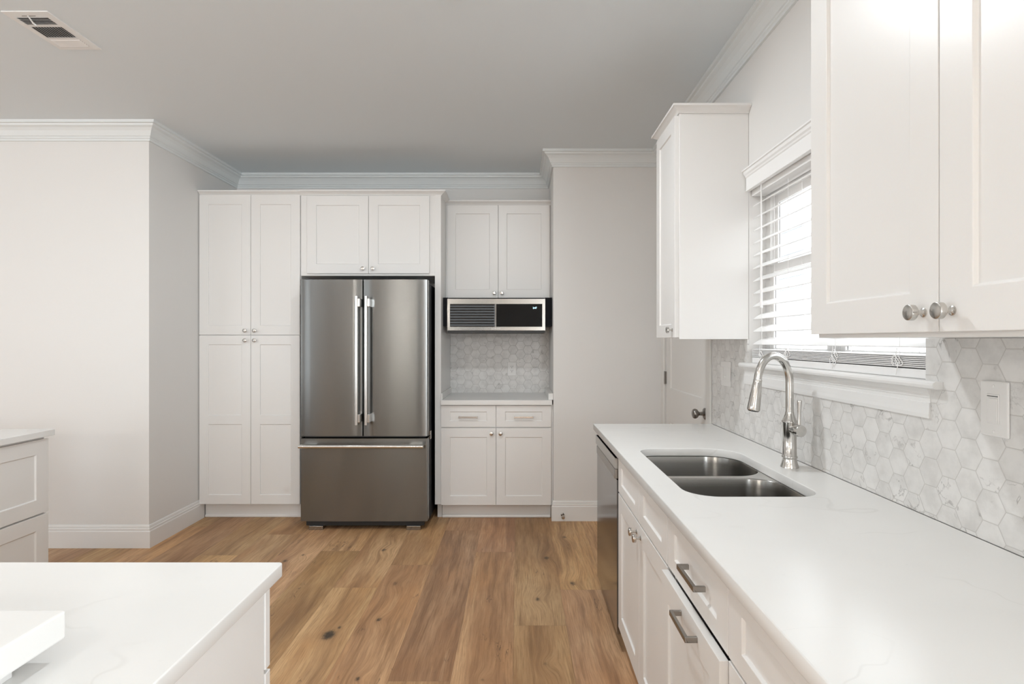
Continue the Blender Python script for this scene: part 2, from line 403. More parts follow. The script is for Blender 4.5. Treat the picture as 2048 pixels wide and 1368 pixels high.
# floor: planks of .25 m running towards the back wall; joints measured from the photograph
joint = {}
def setj(xleft, y): joint[round((xleft+.02)/.25)] = y
setj(-.27, 3.655); setj(-.52, 4.069); setj(-.77, 3.444); setj(-1.02, 3.130); setj(-.02, 2.713); setj(.23, 3.10); setj(-1.78, 3.985); setj(-1.27, 3.673)
bm = NB(); uvl = bm.loops.layers.uv.new('plank'); tl = bm.loops.layers.float_color.new('tint')
rr = random.Random(11)
for k in range(-30, 17):
    x0, x1 = -.02+.25*k, .23+.25*k
    j = joint.get(k, 3.4+rr.uniform(-.9, .9)); y = j
    while y > YE-.2: y -= 1.8
    while y < YB+.1:
        ya, yb = max(y, YE-.1), min(y+1.8, YB+.1)
        if yb > ya:
            vs = [bm.verts.new(p) for p in ((x0, ya, 0), (x1, ya, 0), (x1, yb, 0), (x0, yb, 0))]
            f = bm.faces.new(vs); c = (rr.random(), rr.random(), rr.random(), 1)
            for lp in f.loops:
                lp[uvl].uv = (lp.vert.co.x-x0, lp.vert.co.y-y); lp[tl] = c
        y += 1.8
bmesh.ops.remove_doubles(bm, verts=bm.verts, dist=1e-5)
me = bpy.data.meshes.new('floor'); bm.to_mesh(me); bm.free()
fl = link('floor', me, 'wood'); fl['kind'] = 'structure'
fl.data.polygons.foreach_set('use_smooth', [False]*len(fl.data.polygons))

bm = BX(XE-.1, XR+.12, YE-.1, YB+.1, CEIL, CEIL+.1); box(bm, XR+.12, XW+.1, YE-.1, -1.10, CEIL, CEIL+.1)
struct('ceiling', bm, 'ceil')
struct('wall_left', BX(XE-.1, XL, YL, YL+.12, 0, CEIL), 'wall')
struct('wall_left_return', BX(XL-.12, XL, YL+.12, YB+.1, 0, CEIL), 'wall')
struct('wall_back', BX(XL, XB, YB, YB+.1, 0, CEIL), 'wall')
struct('wall_back_right', BX(XB, XR+.12, YR, YB+.1, 0, CEIL), 'wall')
# right wall with window and door openings
WY0, WY1, WZ0, WZ1 = 1.493, 2.65, 1.252, 2.06
DY0, DY1, DZ = 3.218, 4.15, 2.05
bm = NB(); T = XR+.12
for a in ((-1.10, WY0, 0, CEIL), (WY0, WY1, 0, WZ0), (WY0, WY1, WZ1, CEIL), (WY1, DY0, 0, CEIL), (DY0, DY1, DZ, CEIL), (DY1, YR, 0, CEIL)):
    box(bm, XR, T, a[0], a[1], a[2], a[3])
struct('wall_right', bm, 'wall')
# unseen walls of the adjoining room, with openings for the daylight
bm = NB()
box(bm, XE-.1, -7.1, YE-.1, YE, 0, CEIL); box(bm, -7.1, -4.7, YE-.1, YE, 0, .4); box(bm, -7.1, -4.7, YE-.1, YE, 2.5, CEIL)
box(bm, -4.7, -1.65, YE-.1, YE, 0, CEIL); box(bm, -1.65, -.5, YE-.1, YE, 0, 1.1); box(bm, -1.65, -.5, YE-.1, YE, 2.2, 2.25); box(bm, -1.65, .6, YE-.1, YE, 2.25, CEIL)
box(bm, -.5, .6, YE-.1, YE, 0, 2.25); box(bm, .6, .98, YE-.1, YE, 0, CEIL); box(bm, .98, 3.6, YE-.1, YE, 0, .4); box(bm, .98, 3.6, YE-.1, YE, 2.5, CEIL); box(bm, 3.6, XW+.1, YE-.1, YE, 0, CEIL)
struct('wall_rear', bm, 'wall')
bm = NB()
box(bm, XE-.1, XE, YE, -2.35, 0, CEIL); box(bm, XE-.1, XE, -2.35, 1.15, 2.35, CEIL); box(bm, XE-.1, XE, 1.15, YL, 0, CEIL)
struct('wall_far_left', bm, 'wall')
struct('wall_far_right', BX(XW, XW+.1, YE, -1.10, 0, CEIL), 'wall')
struct('wall_right_return', BX(XR+.12, XW, -1.10, -1.0, 0, CEIL), 'wall')

# crown moulding and baseboards
CROWN = [(0, -.114), (.012, -.114), (.0125, -.101), (.018, -.097), (.018, -.088), (.024, -.085), (.029, -.074), (.038, -.055), (.051, -.039), (.067, -.030), (.070, -.020), (.084, -.018), (.084, 0), (0, 0)]
struct('trim_1', sweep(NB(), [(XE, YL), (XL, YL), (XL, YB), (XB, YB), (XB, YR), (XR, YR), (XR, -1.1)], CROWN, CEIL), 'crown')
BASE = [(0, 0), (.014, 0), (.014, .108), (.011, .112), (.011, .126), (.006, .130), (.008, .134), (.006, .146), (.003, .149), (0, .149)]
struct('baseboard_left', sweep(NB(), [(XE, YL), (XL, YL), (XL, 4.372)], BASE), 'trim')
struct('baseboard_back', sweep(NB(), [(XB, 4.345), (XB, YR), (1.058, YR)], BASE), 'trim')

# ---------------------------------------------------------------- window
win = struct_root('window_1', (XR, (WY0+WY1)/2, WZ0))
fx0, fx1 = XR+.078, XR+.12
bm = NB()
box(bm, fx0, fx1, WY0, WY0+.045, WZ0, WZ1); box(bm, fx0, fx1, WY1-.045, WY1, WZ0, WZ1)
box(bm, fx0, fx1, WY0+.045, WY1-.045, WZ0, WZ0+.04); box(bm, fx0, fx1, WY0+.045, WY1-.045, WZ1-.04, WZ1)
ym = (WY0+WY1)/2
box(bm, fx0-.004, fx1, ym-.03, ym+.03, WZ0+.04, WZ1-.04)
obj('window_frame', bm, 'trim', win, bevel=.0015)
for a, b in ((WY0+.045, ym-.03), (ym+.03, WY1-.045)):
    bm = NB(); zm = 1.69
    for (z0, z1, x0, x1) in ((WZ0+.04, zm+.015, fx0+.002, fx0+.020), (zm-.015, WZ1-.04, fx0+.021, fx0+.038)):
        box(bm, x0, x1, a, a+.03, z0, z1); box(bm, x0, x1, b-.03, b, z0, z1)
        box(bm, x0, x1, a+.03, b-.03, z0, z0+.035); box(bm, x0, x1, a+.03, b-.03, z1-.035, z1)
    s = obj('sash', bm, 'trim', win, bevel=.0015)
    obj('pane', BX(fx0+.010, fx0+.013, a+.03, b-.03, WZ0+.075, zm-.02), 'glass', s)
    obj('pane', BX(fx0+.028, fx0+.031, a+.03, b-.03, zm+.02, WZ1-.075), 'glass', s)
STOOL = [(-.115, 0), (-.115, .02), (.027, .02), (.033, .016), (.035, .010), (.033, .003), (.027, 0)]
def yprism(prof, y0, y1, z, x=XR):                        # profile (out towards the room, up)
    bm = NB(); a = [bm.verts.new((x-o, y0, z+h)) for o, h in prof]; b = [bm.verts.new((x-o, y1, z+h)) for o, h in prof]; k = len(prof)
    for i in range(k): bm.faces.new((a[i], a[(i+1) % k], b[(i+1) % k], b[i]))
    bm.faces.new(a); bm.faces.new(b); return bm
bm = yprism([(-.115, 0), (-.115, .02), (.0, .02), (.0, 0)], WY0+.001, WY1-.001, WZ0-.016)
bm2 = yprism([(0, 0), (0, .02), (.027, .02), (.033, .016), (.035, .010), (.033, .003), (.027, 0)], WY0-.062, WY1+.045, WZ0-.016)
me2 = bpy.data.meshes.new('t'); bm2.to_mesh(me2); bm.from_mesh(me2)
obj('sill', bm, 'trim', win)
obj('apron', yprism([(0, 0), (.013, 0), (.014, .010), (.013, .020), (.0125, .040), (.010, .042), (.010, .052), (.012, .054), (.012, .062), (.015, .067), (.018, .078), (0, .078)], WY0-.020, WY1+.03, WZ0-.0945), 'trim', win)
# cornice-headed valance box of the blind
bl = thing('window_blind', 'white wide-slat window blind with crowned valance above the kitchen sink', 'blind', (XR, ym, WZ0+.01))
obj('valance', yprism([(.0, 0), (.020, 0), (.020, .004), (.016, .006), (.016, .062), (.020, .066), (.022, .072), (.028, .078), (.030, .090), (.036, .092), (.036, .098), (0, .098)], WY0-.03, WY1-.003, 2.052), 'blind', bl)
bm = NB(); Xb = XR+.040; pitch = .0582; th = math.radians(29); hw = .0315
def slat(bm, z, tilt):
    pts = []
    for k in range(5):
        t = -1+.5*k; c = .0028*(1-t*t)
        pts.append((t*hw, c))
    pr = [(x, c) for x, c in pts] + [(x, c-.0028) for x, c in reversed(pts)]
    ca, sa = math.cos(tilt), math.sin(tilt)
    a = []; b = []
    for x, c in pr:
        X = Xb + x*ca - c*sa; Z = z + x*sa + c*ca
        a.append(bm.verts.new((X, WY0+.008, Z))); b.append(bm.verts.new((X, WY1-.010, Z)))
    k = len(pr)
    for i in range(k): bm.faces.new((a[i], a[(i+1) % k], b[(i+1) % k], b[i]))
    bm.faces.new(a); bm.faces.new(b)
for k in range(12): slat(bm, 1.343+hw*math.sin(th)+pitch*k, th)
for k in range(7): slat(bm, 1.2885+.0052*k, 0)
obj('slats', bm, 'blind', bl, smooth=True, angle=30)
obj('bottom_rail', BX(Xb-hw, Xb+hw, WY0+.008, WY1-.010, WZ0+.0045, 1.282), 'blind', bl, bevel=.003)
obj('head_rail', BX(Xb-.03, Xb+.03, WY0+.004, WY1-.004, 2.030, 2.058), 'blind', bl)
for k, y in enumerate((WY0+.13, WY0+.46, WY0+.80, WY1-.11)):
    bm = NB(); x = Xb-hw*math.cos(th)-.001
    tube(bm, [(x, y, 2.02), (x, y, 1.30)], .0009, 6); tube(bm, [(Xb+hw*math.cos(th), y, 2.02), (Xb+hw*math.cos(th), y, 1.30)], .0009, 6)
    r_ = random.Random(k)                                   # slack cord loops bunched at the stacked slats
    for q in range(3):
        x2 = XR+.004
        pts = []
        yo = y + r_.uniform(-.012, .012); rad = r_.uniform(.010, .018); zc = 1.305 + r_.uniform(-.015, .015)
        for s in range(15):
            a = 2*PI*s/14*1.6 + q
            pts.append((x2 + .003*math.sin(a*2), yo + rad*math.cos(a)*(1+.3*math.sin(2*a)), zc + rad*.9*math.sin(a)*1.1))
        tube(bm, pts, .0012, 6)
    tube(bm, [(XR+.004, y, 1.34), (XR+.003, y+.006, 1.31), (XR+.004, y-.004, 1.29), (XR+.002, y+.003, 1.262)], .0012, 6)
    obj('ladder_cord', bm, 'blind', bl, smooth=True)
bm = NB(); tube(bm, [(XR-.006, 2.505, 2.05), (XR-.006, 2.505, 1.9), (XR-.006, 2.505, 1.56), (XR-.006, 2.505, 1.505)], [.003, .0034, .0055, .0065], 8)
obj('tilt_wand', bm, 'blind', bl, smooth=True)
# outside the window: neighbouring white siding and a paler post
bm = NB()
for k in range(18): box(bm, 4.2, 4.24+.02*(k % 2), -3, 12, .0+.18*k, .17+.18*k)
struct('wall_outside', bm, 'siding')

# ---------------------------------------------------------------- door in the right wall
dr = struct_root('door_1', (XR, (DY0+DY1)/2, 0))
bm = NB(); cx = XR-.018
for a in ((DY0-.078, DY0-.002, 0, DZ+.07), (DY1+.002, DY1+.078, 0, DZ+.07), (DY0-.002, DY1+.002, DZ, DZ+.07)): box(bm, cx, XR, *a)
obj('casing', bm, 'door', dr, bevel=.004)
leaf = obj('door_leaf', door_bm('-X', XR+.004, DY0+.004, DY1-.004, .012, DZ-.004, [(.25, .78), (1.02, 1.90)], .115, th=.035, rec=.006), 'door', dr, bevel=.002)
for z in (.3, 1.09, 1.85):
    bm = NB(); box(bm, XR-.004, XR+.006, DY1-.014, DY1+.004, z-.045, z+.045); tube(bm, [(XR-.008, DY1-.003, z-.046), (XR-.008, DY1-.003, z+.046)], .006, 10)
    obj('hinge', bm, 'knobdark', dr, smooth=True)
bm = NB(); ko = (XR+.004, DY0+.068, .937)
lathe(bm, [(.033, 0), (.033, .004), (.030, .008), (.016, .012), (.0115, .016), (.0105, .034), (.014, .040), (.024, .046), (.029, .056), (.029, .062), (.025, .070), (.014, .075), (0, .076)], ko, (-1, 0, 0), 36)
obj('door_knob', bm, 'knobdark', dr, smooth=True)

# ================================================================== THINGS
def build_backsplash():
    bm = NB(); x0, x1 = XR-.008, XR-.0003
    box(bm, x0, x1, WY1+.001, 3.135, .902, 1.3655)
    box(bm, x0, x1, WY0-.001, WY1+.001, .902, WZ0-.018)
    box(bm, x0, x1, -1.0, WY0-.001, .902, 1.3655)
    o = obj('tile_backsplash', bm, 'tile_side')
    o['label'] = 'marble hexagon tile backsplash on the window wall behind the sink counter'; o['category'] = 'backsplash'
    bm = NB(); box(bm, -.583, XB-.001, YB-.008, YB-.0003, .911, 1.69)
    o = obj('tile_backsplash', bm, 'tile_back')
    o['label'] = 'small marble hexagon tile backsplash in the alcove under the microwave'; o['category'] = 'backsplash'
build_backsplash()

# ---- tall pantry
YC = 4.31; 
t = thing('pantry_cabinet', 'tall white four-door pantry cabinet left of the refrigerator', 'cabinet', (-2.035, 4.6, 0))
X0, X1 = XL+.004, -1.651
bm = NB(); box(bm, X0, X1, YC+.02, YB-.002, .117, 2.462); obj('body', bm, 'cab', t)
obj('toe_kick', BX(X0+.01, X1, YC+.075, YB-.002, .0, .117), 'cab', t)
obj('shoe_moulding', BX(XL+.016, X1, YC+.060, YC+.075, 0, .022), 'cab', t, bevel=.006)
xm = -2.026
for (a, b, s) in ((X0+.003, xm-.0015, -1), (xm+.0015, X1-.003, 1)):
    d = front(t, 'door', '-Y', YC, a, b, 1.4035, 2.462, [(1.473, 2.393)]); knob(d, '-Y', YC, xm+s*.036, 1.435)
    d = front(t, 'door', '-Y', YC, a, b, .119, 1.3985, [(.189, .725), (.791, 1.329)]); knob(d, '-Y', YC, xm+s*.036, 1.361)
obj('cornice', sweep(NB(), [(X0, YC+.018), (X1-.0005, YC+.018)], CAP, 2.462), 'cab', t)

# ---- cabinet over the refrigerator with its full-height end panel
t = thing('upper_cabinet', 'white two-door cabinet above the refrigerator with full-height end panel', 'cabinet', (-1.12, 4.6, 1.85))
YF = 4.31
bm = NB(); box(bm, -1.650, -.630, YF+.012, YB-.002, 1.852, 2.462); obj('body', bm, 'cab', t)
for (a, b, s) in ((-1.598, -1.133, -1), (-1.130, -.672, 1)):
    d = front(t, 'door', '-Y', YF-.008, a, b, 1.868, 2.455, rail=.07); knob(d, '-Y', YF-.008, -1.1315+s*.038, 1.903)
obj('end_panel', BX(-.630, -.584, YF, YB-.002, .117, 2.462), 'cab', t, bevel=.001)
obj('panel_foot', BX(-.620, -.586, YF+.07, YB-.002, 0, .117), 'cab', t)
obj('cornice', sweep(NB(), [(-1.6495, YF+.010), (-.584, YF+.010), (-.584, 4.56)], CAP, 2.4625), 'cab', t)

# ---- refrigerator
def build_fridge():
    t = thing('refrigerator', 'stainless steel french-door refrigerator with bottom freezer drawer', 'refrigerator', (-1.10, 4.45, 0))
    y = 4.065
    FX0, FX1 = -1.555, -.647; xs = -1.1085
    obj('body', BX(FX0+.004, FX1-.004, y+.075, 4.84, .045, 1.775), 'black', t, bevel=.004)
    def curved(x0, x1, z0, z1, crown):                       # front skin, slightly bowed across, rolled edges
        bm = NB(); n = 24; pr = []
        for i in range(n+1):
            s = i/n; s = (0, .0015, .004, .008)[i] if i < 4 else (1-(0, .0015, .004, .008)[n-i] if n-i < 4 else s); x = x0+(x1-x0)*s; e = min(s, 1-s)*(x1-x0); r = .004
            yy = y - crown*(1-(2*s-1)**2) + (r - math.sqrt(max(0, r*r-(r-e)**2)) if e < r else 0)
            pr.append((x, yy))
        for _ in range(1): pass
        f = [(p[0], p[1]) for p in pr]
        a = [bm.verts.new((px, py, z0)) for px, py in f]; b = [bm.verts.new((px, py, z1)) for px, py in f]
        a2 = [bm.verts.new((x1, y+.068, z0)), bm.verts.new((x0, y+.068, z0))]; b2 = [bm.verts.new((x1, y+.068, z1)), bm.verts.new((x0, y+.068, z1))]
        A = a+a2; B = b+b2; k = len(A)
        for i in range(k): bm.faces.new((A[i], A[(i+1) % k], B[(i+1) % k], B[i]))
        bm.faces.new(A); bm.faces.new(B); return bm
    def bar(door, x):
        bm = NB(); yb = y-.058
        lathe(bm, [(.0125, 0), (.0135, .001), (.0135, .909), (.0125, .910)], (x, yb, .764), (0, 0, 1), 24)
        h = obj('handle', bm, 'steel_side', door, smooth=True)
        for z in (.764, 1.580):
            bm = NB(); box(bm, x+.002, x+.026, yb-.008, y-.001, z+.018, z+.076)
            obj('bracket', bm, 'steel_side', h, bevel=.003)
    d1 = obj('door', curved(FX0, xs-.003, .676, 1.796, .004), 'steel', t, smooth=True); bar(d1, -1.139)
    d2 = obj('door', curved(xs+.003, FX1, .676, 1.796, .004), 'steel', t, smooth=True); bar(d2, -1.0705)
    d3 = obj('freezer_drawer', curved(FX0, FX1, .068, .660, .005), 'steel', t, smooth=True)
    bm = NB(); lathe(bm, [(.0125, 0), (.0135, .001), (.0135, .879), (.0125, .88)], (-1.548, y-.058, .612), (1, 0, 0), 24)
    h = obj('handle', bm, 'steel_side', d3, smooth=True)
    for x in (-1.530, -.768):
        obj('bracket', BX(x, x+.085, y-.064, y+.002, .600, .624), 'steel_side', h, bevel=.003)
    bm = NB(); box(bm, FX0+.02, FX1-.02, y+.03, y+.075, .663, .674); obj('gasket', bm, 'rubber', t)
    obj('gasket', BX(xs-.0029, xs+.0029, y+.03, y+.075, .676, 1.79), 'rubber', t)
    for x in (-1.50, -.80):
        obj('foot', BX(x, x+.10, y+.012, y+.09, .0, .030), 'trimsteel', t, bevel=.002)
    obj('kick_grille', BX(FX0+.03, FX1-.03, y+.03, y+.078, .028, .066), 'rubber', t)
    for x in (FX0+.02, FX1-.10):
        obj('hinge_cover', BX(x, x+.08, y+.03, y+.18, 1.776, 1.802), 'rubber', t, bevel=.004)
    obj('hinge', BX(FX1-.006, FX1+.010, y+.078, y+.115, .64, .70), 'trimsteel', t, bevel=.002)
build_fridge()

# ---- alcove upper cabinet
t = thing('upper_cabinet', 'white two-door wall cabinet above the microwave in the alcove', 'cabinet', (-.16, 4.75, 1.70))
YU = 4.59
bm = NB(); box(bm, -.5835, XB-.001, YU+.02, YB-.002, 1.697, 2.455); obj('body', bm, 'cab', t)
for (a, b, s) in ((-.572, -.1615, -1), (-.1585, .2555, 1)):
    d = front(t, 'door', '-Y', YU, a, b, 1.704, 2.452, rail=.067); knob(d, '-Y', YU, -.16+s*.031, 1.741)
obj('cornice', sweep(NB(), [(-.5835, YU+.018), (XB-.001, YU+.018)], CAP, 2.4555), 'cab', t)

# ---- microwave
def text(name, s, size, loc, rot, mat, parent, align='CENTER', ext=.0004, sx=1., spacing=1.):
    cu = bpy.data.curves.new(name, 'FONT'); cu.body = s; cu.size = size; cu.extrude = ext; cu.align_x = align; cu.align_y = 'CENTER'
    cu.space_character = spacing
    o = bpy.data.objects.new(name, cu); C.objects.link(o)
    dg = bpy.context.evaluated_depsgraph_get(); me = bpy.data.meshes.new_from_object(o.evaluated_get(dg)); bpy.data.objects.remove(o)
    from mathutils import Euler
    me.transform(Matrix.Translation(loc) @ Euler(rot).to_matrix().to_4x4() @ Matrix.Diagonal((sx, 1, 1, 1)))
    me.materials.clear()
    return link(name, me, mat, parent)
def build_micro():
    t = thing('microwave', 'low stainless and black glass microwave hung under the alcove wall cabinet', 'microwave', (-.17, 4.65, 1.42))
    x0, x1, y = -.548, .211, 4.407
    obj('body', BX(x0+.004, x1-.004, y+.04, YB-.009, 1.419, 1.694), 'black', t)
    obj('vent_base', BX(x0+.002, x1-.002, y+.006, y+.30, 1.4165, 1.4365), 'dark', t, bevel=.002)
    # steel front surround
    bm = NB(); gx0, gx1, gz0, gz1 = -.528, .188, 1.466, 1.6435
    for a in ((x0, x1, gz1, 1.683), (x0, x1, 1.438, gz0), (x0, gx0, gz0, gz1), (gx1, x1, gz0, gz1)): box(bm, a[0], a[1], y, y+.038, a[2], a[3])
    obj('front_surround', bm, 'trimsteel', t)
    xs = -.172
    obj('door_glass', BX(gx0, xs-.002, y+.003, y+.036, gz0, gz1), 'glassdoor', t)
    obj('trim_strip', BX(xs-.002, xs+.002, y-.001, y+.036, gz0, gz1), 'trimsteel', t)
    c = obj('control_panel', BX(xs+.002, gx1, y+.003, y+.036, gz0, gz1), 'glassblack', t)
    text('clock_display', '2:47', .021, (.130, y+.0022, 1.612), (PI/2, 0, 0), 'led', t, sx=.85)
    text('brand_lettering', 'SAMSUNG', .0135, (-.170, y-.0005, 1.4525), (PI/2, 0, 0), 'plastic', t, sx=1.15)
    for a, b in ((-.582, x0+.002), (x1-.002, XB-.003)):
        obj('gap_block', BX(a, b, y+.018, y+.34, 1.47, 1.694), 'black', t)  # black block closing the gap beside the microwave
build_micro()

# ---- alcove base cabinet and counter
YBc = 4.295
t = thing('base_cabinet', 'white base cabinet with two drawers and two doors in the alcove', 'cabinet', (-.16, 4.6, 0))
bm = NB(); box(bm, -.5835, XB-.001, YBc+.02, YB-.002, .117, .874); obj('body', bm, 'cab', t)
obj('toe_kick', BX(-.5835, XB-.015, YBc+.085, YB-.002, 0, .117), 'cab', t)
obj('shoe_moulding', BX(-.5838, XB-.016, YBc+.065, YBc+.085, 0, .022), 'cab', t, bevel=.007)
for (a, b, s) in ((-.5825, -.1675, -1), (-.1645, .251, 1)):
    d = front(t, 'drawer', '-Y', YBc, a, b, .706, .868, railz=.046); pull(d, '-Y', YBc, (a+b)/2, .783, .144, mat='nickel')
    d = front(t, 'door', '-Y', YBc, a, b, .117, .698, rail=.068); knob(d, '-Y', YBc, -.166+s*.034, .659)
ct = obj('countertop', BX(-.582, XB-.0105, YBc-.025, YB-.009, .875, .911), 'quartz', bevel=.002)
ct['label'] = 'short pale quartz countertop in the alcove beneath the microwave'; ct['category'] = 'countertop'
for a_, b_ in ((.230, .2655), (-.5825, -.570)):
    obj('side_splash', BX(a_, b_, YR+.002, YB-.009, .9112, .960), 'quartz', ct, bevel=.001)
# ---- wall outlet
def plate(name, label, cat, face, plane, u, z, w_, h_):
    t = thing(name, label, cat, P(face, plane, u, 0, z-h_/2))
    bm = NB(); fbox(bm, face, plane, u-w_/2, u+w_/2, .0002, .006, z-h_/2, z+h_/2)
    obj('cover_plate', bm, 'plastic', t, bevel=.0035)
    return t
def screw(t, face, plane, u, z):
    bm = NB(); lathe(bm, [(.0035, 0), (.0035, .0012), (.0025, .0018), (0, .002)], P(face, plane, u, .006, z), P(face, 0, 0, 1, 0), 14)
    s = obj('screw', bm, 'plastic', t, smooth=True)
def duplex(t, face, plane, u, z):
    bm = NB(); fbox(bm, face, plane, u-.0165, u+.0165, .006, .0085, z-.034, z+.034); r = obj('receptacle', bm, 'plastic', t, bevel=.001)
    bm = NB()
    for dz in (.017, -.017):
        for du in (-.0065, .0065): fbox(bm, face, plane, u+du-.0013, u+du+.0013, .0085, .0088, z+dz, z+dz+.009)
        fbox(bm, face, plane, u-.003, u+.003, .0085, .0088, z+dz-.010, z+dz-.005)
    obj('slots', bm, 'slot', r)
t = plate('wall_outlet', 'white duplex wall outlet on the alcove tile under the microwave', 'outlet', '-Y', YB-.008, -.053, 1.116, .075, .12)
duplex(t, '-Y', YB-.008, -.053, 1.116); screw(t, '-Y', YB-.008, -.053, 1.166); screw(t, '-Y', YB-.008, -.053, 1.066)
t = plate('light_switch', 'white two-gang switch plate on the tile between door and window', 'switch', '-X', XR-.008, 2.917, 1.189, .13, .128)
bm = NB(); fbox(bm, '-X', XR-.008, 2.865-.0165, 2.865+.0165, .006, .009, 1.155, 1.223); r = obj('rocker', bm, 'plastic', t, bevel=.001)
bm = NB(); fbox(bm, '-X', XR-.008, 2.963-.0165, 2.963+.0165, .006, .009, 1.155, 1.223); r = obj('rocker', bm, 'plastic', t, bevel=.001)
bm = NB(); fbox(bm, '-X', XR-.008, 2.915-.004, 2.915+.004, .006, .012, 1.170, 1.18); obj('toggle', bm, 'plastic', t, bevel=.001)
t = plate('dimmer_switch', 'white paddle dimmer switch plate on the tile right of the window', 'switch', '-X', XR-.008, 1.272, 1.207, .075, .124)
bm = NB(); fbox(bm, '-X', XR-.008, 1.272-.0165, 1.272+.0165, .006, .0085, 1.174, 1.240); obj('paddle', bm, 'plastic', t, bevel=.001)
bm = NB(); fbox(bm, '-X', XR-.008, 1.272-.014, 1.272+.010, .0085, .0105, 1.178, 1.231); obj('rocker', bm, 'plastic', t, bevel=.001)
bm = NB(); fbox(bm, '-X', XR-.008, 1.272-.0145, 1.272+.0145, .0085, .0088, 1.2345, 1.2362); obj('slider_slot', bm, 'slot', t)
screw(t, '-X', XR-.008, 1.272, 1.258); screw(t, '-X', XR-.008, 1.272, 1.156)

# ---- door stop on the baseboard
t = thing('door_stop', 'small brushed metal door stop on the baseboard beside the alcove', 'door stop', (.335, YR-.014, .04))
obj('stem', lathe(NB(), [(.013, 0), (.013, .004), (.006, .008), (.005, .050), (.008, .054)], (.335, YR-.0142, .050), (0, -1, -.02), 20), 'knobdark', t, smooth=True)
obj('tip', lathe(NB(), [(.009, .054), (.013, .058), (.013, .068), (.009, .074), (0, .075)], (.335, YR-.0142, .050), (0, -1, -.02), 20), 'nickel', t, smooth=True)

# ================================================================== right-hand run
XD = .435; ZC = .901
# ---- dishwasher
def build_dw():
    y0, y1 = 2.476, 3.095
    t = thing('dishwasher', 'stainless steel dishwasher at the far end of the sink counter', 'dishwasher', (.75, 2.78, 0))
    obj('tub', BX(XD+.03, 1.03, y0+.004, y1-.004, .10, .864), 'black', t)
    obj('toe_plate', BX(XD+.07, XD+.09, y0+.004, y1-.004, .0, .099), 'black', t)
    # door skin with a recessed pocket handle near the top
    obj('door', BX(XD-.004, XD+.028, y0, y1, .080, .752), 'dw', t, bevel=.002)
    obj('control_strip', BX(XD-.012, XD+.028, y0, y1, .800, .847), 'dwh', t, bevel=.002)
    obj('handle_pocket', BX(XD+.012, XD+.028, y0, y1, .753, .799), 'dark', t)
    bm = NB(); box(bm, XD-.014, XD+.002, y0+.001, y1-.05, .757, .7995); obj('handle', bm, 'pull', t, bevel=.003)
    return t
build_dw()
# filler / end panel beyond the dishwasher
bm = BX(XD+.0, 1.066, 3.098, 3.120, .10, .865); box(bm, XD+.075, 1.066, 3.098, 3.120, 0, .10)
obj_ = obj('end_panel', bm, 'cab')
obj_['label'] = 'narrow white end panel closing the counter run beyond the dishwasher'; obj_['category'] = 'panel'

def base_unit(name, label, y0, y1):
    t = thing(name, label, 'cabinet', ((XD+1.06)/2, (y0+y1)/2, 0))
    return t
def carcass(t, y0, y1, z1=.8655, zs=.8655):
    bm = NB(); box(bm, XD+.02, 1.068, y0, y0+.018, .117, zs); box(bm, XD+.02, 1.068, y1-.018, y1, .117, zs)
    box(bm, XD+.02, 1.068, y0+.018, y1-.018, .117, .135); box(bm, 1.056, 1.068, y0+.018, y1-.018, .135, z1)
    box(bm, XD+.02, XD+.038, y0+.018, y1-.018, .800, z1); box(bm, XD+.02, XD+.038, y0+.018, y1-.018, .685, .720)
    obj('body', bm, 'cab', t)
    obj('toe_kick', BX(XD+.075, XD+.09, y0, y1, 0, .117), 'cab', t)
t = base_unit('base_cabinet', 'white two-door sink base cabinet beside the dishwasher', 1.655, 2.468)
carcass(t, 1.655, 2.468, zs=.655)
for (a, b, s) in ((1.657, 2.0445, -1), (2.0475, 2.466, 1)):
    front(t, 'drawer_front', '-X', XD, a, b, .706, .8635, railz=.042)
    d = front(t, 'door', '-X', XD, a, b, .119, .699); knob(d, '-X', XD, 2.046+s*.034, .660)
t = base_unit('base_cabinet', 'white cabinet with drawer above a slightly open pull-out front', 1.178, 1.652)
carcass(t, 1.178, 1.652)
d = front(t, 'drawer', '-X', XD, 1.178, 1.650, .706, .8635, railz=.042); pull(d, '-X', XD, 1.385, .783, .137)
d = front(t, 'pull_out_front', '-X', XD-.018, 1.178, 1.650, .119, .696); pull(d, '-X', XD-.018, 1.388, .664, .137)
t = base_unit('base_cabinet', 'white drawer cabinet under the sink counter nearest the camera', .40, 1.175)
carcass(t, .40, 1.175)
d = front(t, 'drawer', '-X', XD, .40, 1.1745, .706, .8635, railz=.042)
d = front(t, 'drawer', '-X', XD, .40, 1.1745, .414, .699)
d = front(t, 'drawer', '-X', XD, .40, 1.1745, .119, .407)
t = base_unit('base_cabinet', 'white base cabinet at the near end of the sink counter', -.98, .397)
carcass(t, -.98, .397)
front(t, 'door', '-X', XD, -.98, -.30, .119, .8635); front(t, 'door', '-X', XD, -.297, .3965, .119, .8635)

